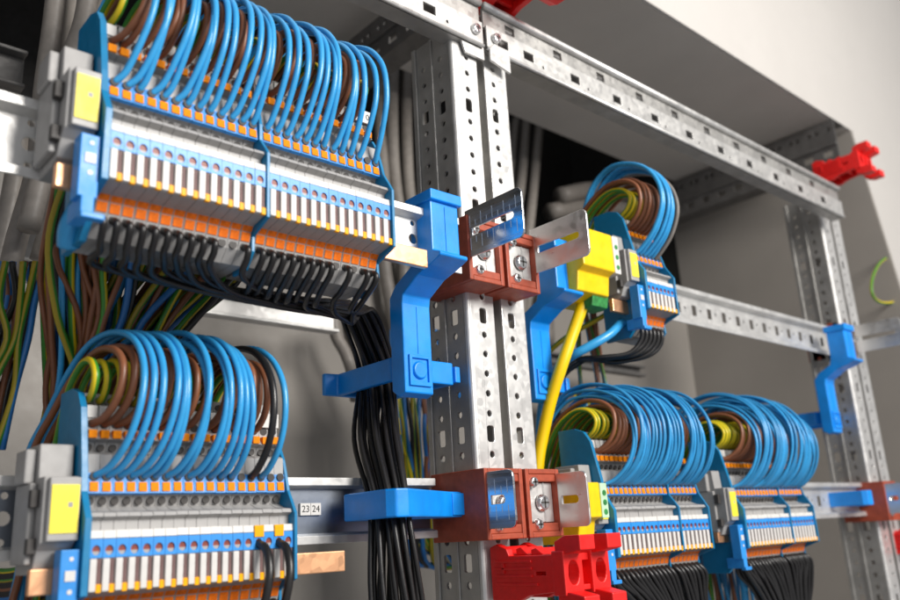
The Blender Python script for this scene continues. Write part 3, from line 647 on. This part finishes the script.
cables([[(560, 196, 720), (590, 190, 720), (620, 192, 720), (650, 200, 720)], [(550, 212, 730), (590, 206, 730), (630, 210, 730)], [(590, 225, 700), (560, 260, 690), (545, 300, 690), (545, 345, 690)]], 13, 'w_grey', 'very thick dark cable crossing behind the small upper bank', 'thick cables at the back')
# coloured wires hanging at far left and behind the bundle
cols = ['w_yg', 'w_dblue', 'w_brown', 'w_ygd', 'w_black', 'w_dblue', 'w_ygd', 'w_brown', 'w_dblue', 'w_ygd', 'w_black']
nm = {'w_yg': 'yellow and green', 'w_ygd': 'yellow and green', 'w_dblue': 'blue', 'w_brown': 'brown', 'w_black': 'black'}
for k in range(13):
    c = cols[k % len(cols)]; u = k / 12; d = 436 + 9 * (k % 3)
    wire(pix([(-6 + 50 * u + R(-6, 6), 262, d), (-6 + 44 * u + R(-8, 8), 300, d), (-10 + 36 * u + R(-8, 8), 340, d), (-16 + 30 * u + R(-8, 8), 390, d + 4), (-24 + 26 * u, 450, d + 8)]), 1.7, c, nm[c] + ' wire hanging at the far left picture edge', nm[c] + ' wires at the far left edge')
for k in range(16):
    c = cols[(k * 5 + 1) % len(cols)]; u = k / 15
    wire(pix([(392 + 46 * u, 330, 560), (394 + 44 * u + R(-3, 3), 380, 560), (398 + 38 * u + R(-6, 6), 430, 560), (404 + 34 * u + R(-4, 4), 480, 565), (410 + 34 * u + R(-4, 4), 540 if k % 4 else 560, 570), (450 + 6 * u, 560 + 10 * u, 580)]), 2.2, c, nm[c] + ' wire seen behind the black bundle', nm[c] + ' wires behind the black bundle', far=k % 2 == 1)
for k in range(12):
    c = cols[(k * 3) % len(cols)]
    wire(pix([(-30, 560 + 3 * k, 470), (0, 572 + 3 * k, 455), (30, 566 + 3 * k, 440), (62, 545 + 4 * k, 430)]), 1.8, 'w_black' if k % 3 else c, 'dark wire passing low behind the lower left end bracket', 'dark wires at the lower left corner', far=True)
for k in range(9):
    c = cols[(k * 4) % len(cols)]
    wire(pix([(575 + 3 * k, 395, 520), (568 + 3 * k, 440, 500), (560 + 3 * k, 480, 490), (556 + 3 * k, 560, 480)]), 1.8, c, nm[c] + ' wire hanging behind the yellow cable', nm[c] + ' wires behind the yellow cable', far=True)
# extra brown + multicolour mass of the hanging bunch
for k in range(46):
    c = cols[(k * 7 + 3) % len(cols)]; u = k / 45; q = R(-14, 26)
    a = 108 + 104 * u; b = 118 + 62 * u + R(-6, 6); d_ = 130 + 30 * u + R(-5, 5)
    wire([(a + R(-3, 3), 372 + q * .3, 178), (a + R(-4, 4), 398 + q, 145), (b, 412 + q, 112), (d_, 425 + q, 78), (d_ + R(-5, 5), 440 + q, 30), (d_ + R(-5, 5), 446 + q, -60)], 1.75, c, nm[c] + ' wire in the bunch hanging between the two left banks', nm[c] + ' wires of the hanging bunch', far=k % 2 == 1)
# rear structure
def rear_rail(p0, p1, Y, h, label, mat='zinc'):
    a = aty(*p0, Y); b = aty(*p1, Y); org = (a.x, Y, a.z); r = empty('rear_rail', org, label, 'rear rail', 'rails on the rear wall')
    z = a.z
    MB().box(a.x, b.x, Y, Y + 3, z - h, z).build('rail_face', mat, r, .6, org=org)
    MB().box(a.x, b.x, Y - 9, Y, z - 3, z).box(a.x, b.x, Y - 9, Y, z - h, z - h + 3).build('rail_lip', mat, r, .8, org=org)
    return r
rear_rail((190, 288), (334, 318), 620, 22, 'plain steel rail on the rear wall under the upper left bank')
rear_rail((-60, 232), (48, 250), 600, 26, 'short steel rail with a bolt at the far left rear')
rear_rail((-60, 30), (26, 48), 600, 30, 'dark steel rail at the upper left corner behind grey cables', 'beam')
rear_rail((540, 352), (640, 368), 640, 14, 'dark steel rail at the back under the small upper bank', 'beam')
rear_rail((548, 385), (640, 398), 650, 34, 'wide dark steel rail low at the back behind the lower bank loops', 'beam')
c_ = aty(36, 245, 598); bolt(tuple(c_), 6, 'round bolt on the short rail at the far left', 'frame bolts')
o = MB().box(*sorted((aty(12, 262, 598).x, aty(50, 262, 598).x)), 590, 597, aty(30, 262, 598).z, aty(30, 232, 598).z).build('mounting_plate', 'zinc', None, .5, org=tuple(aty(12, 262, 598))); tag(o, 'small grey mounting plate behind the far left bolt', 'mounting plate')

# far and half-hidden wires beyond the first few hundred, kept as one mass
o = BIN.build('far_wires', 'w_black', None, smooth=True); o['kind'] = 'stuff'
o['label'] = 'mass of thin black, blue, brown and striped wires behind and beneath the terminal banks'; o['category'] = 'wires'
ms = sorted({m for _, _, m in BINMAT}); o.data.materials.clear()
for m in ms: o.data.materials.append(MAT[m])
for a, b, m in BINMAT:
    for q in range(a, b): o.data.polygons[q].material_index = ms.index(m)

# ------------------------------------------------------------------ camera
cam = bpy.data.cameras.new('camera'); co = bpy.data.objects.new('camera', cam); C.objects.link(co); scn.camera = co
right = Vector((ex.x, ey.x, ez.x)); up = -Vector((ex.y, ey.y, ez.y)); fwd = Vector((ex.z, ey.z, ez.z))
co.matrix_world = Matrix((( right.x, up.x, -fwd.x, 0), (right.y, up.y, -fwd.y, 0), (right.z, up.z, -fwd.z, 0), (0, 0, 0, 1)))
cam.sensor_width = 36; cam.lens = F / 900 * 36; cam.clip_start = .005; cam.clip_end = 50
cam.dof.use_dof = True; cam.dof.focus_distance = .475; cam.dof.aperture_fstop = 8.5

# ------------------------------------------------------------------ light
def area(name, loc, target, size, power, col):
    l = bpy.data.lights.new(name, 'AREA'); l.shape = 'RECTANGLE'; l.size = size[0]; l.size_y = size[1]; l.energy = power; l.color = col
    o = bpy.data.objects.new(name, l); C.objects.link(o); o.location = Vector(loc) * S
    o.rotation_euler = (Vector(target) * S - o.location).to_track_quat('-Z', 'Y').to_euler(); return o
area('key_lamp', (640, -950, 700), (420, 380, 120), (.6, .6), 37, (1.0, .965, .92))
area('fill_lamp', (-300, -500, 250), (350, 400, 60), (.6, .6), 1.0, (.93, .96, 1.0))
w = bpy.data.worlds.new('World'); scn.world = w; w.use_nodes = True
bg = w.node_tree.nodes['Background']; bg.inputs[0].default_value = (.95, .96, 1, 1); bg.inputs[1].default_value = .36
scn.view_settings.view_transform = 'Standard'; scn.view_settings.look = 'None'; scn.view_settings.gamma = 1; scn.view_settings.exposure = -.16
scn.cycles.max_bounces = 8; scn.cycles.use_denoising = True
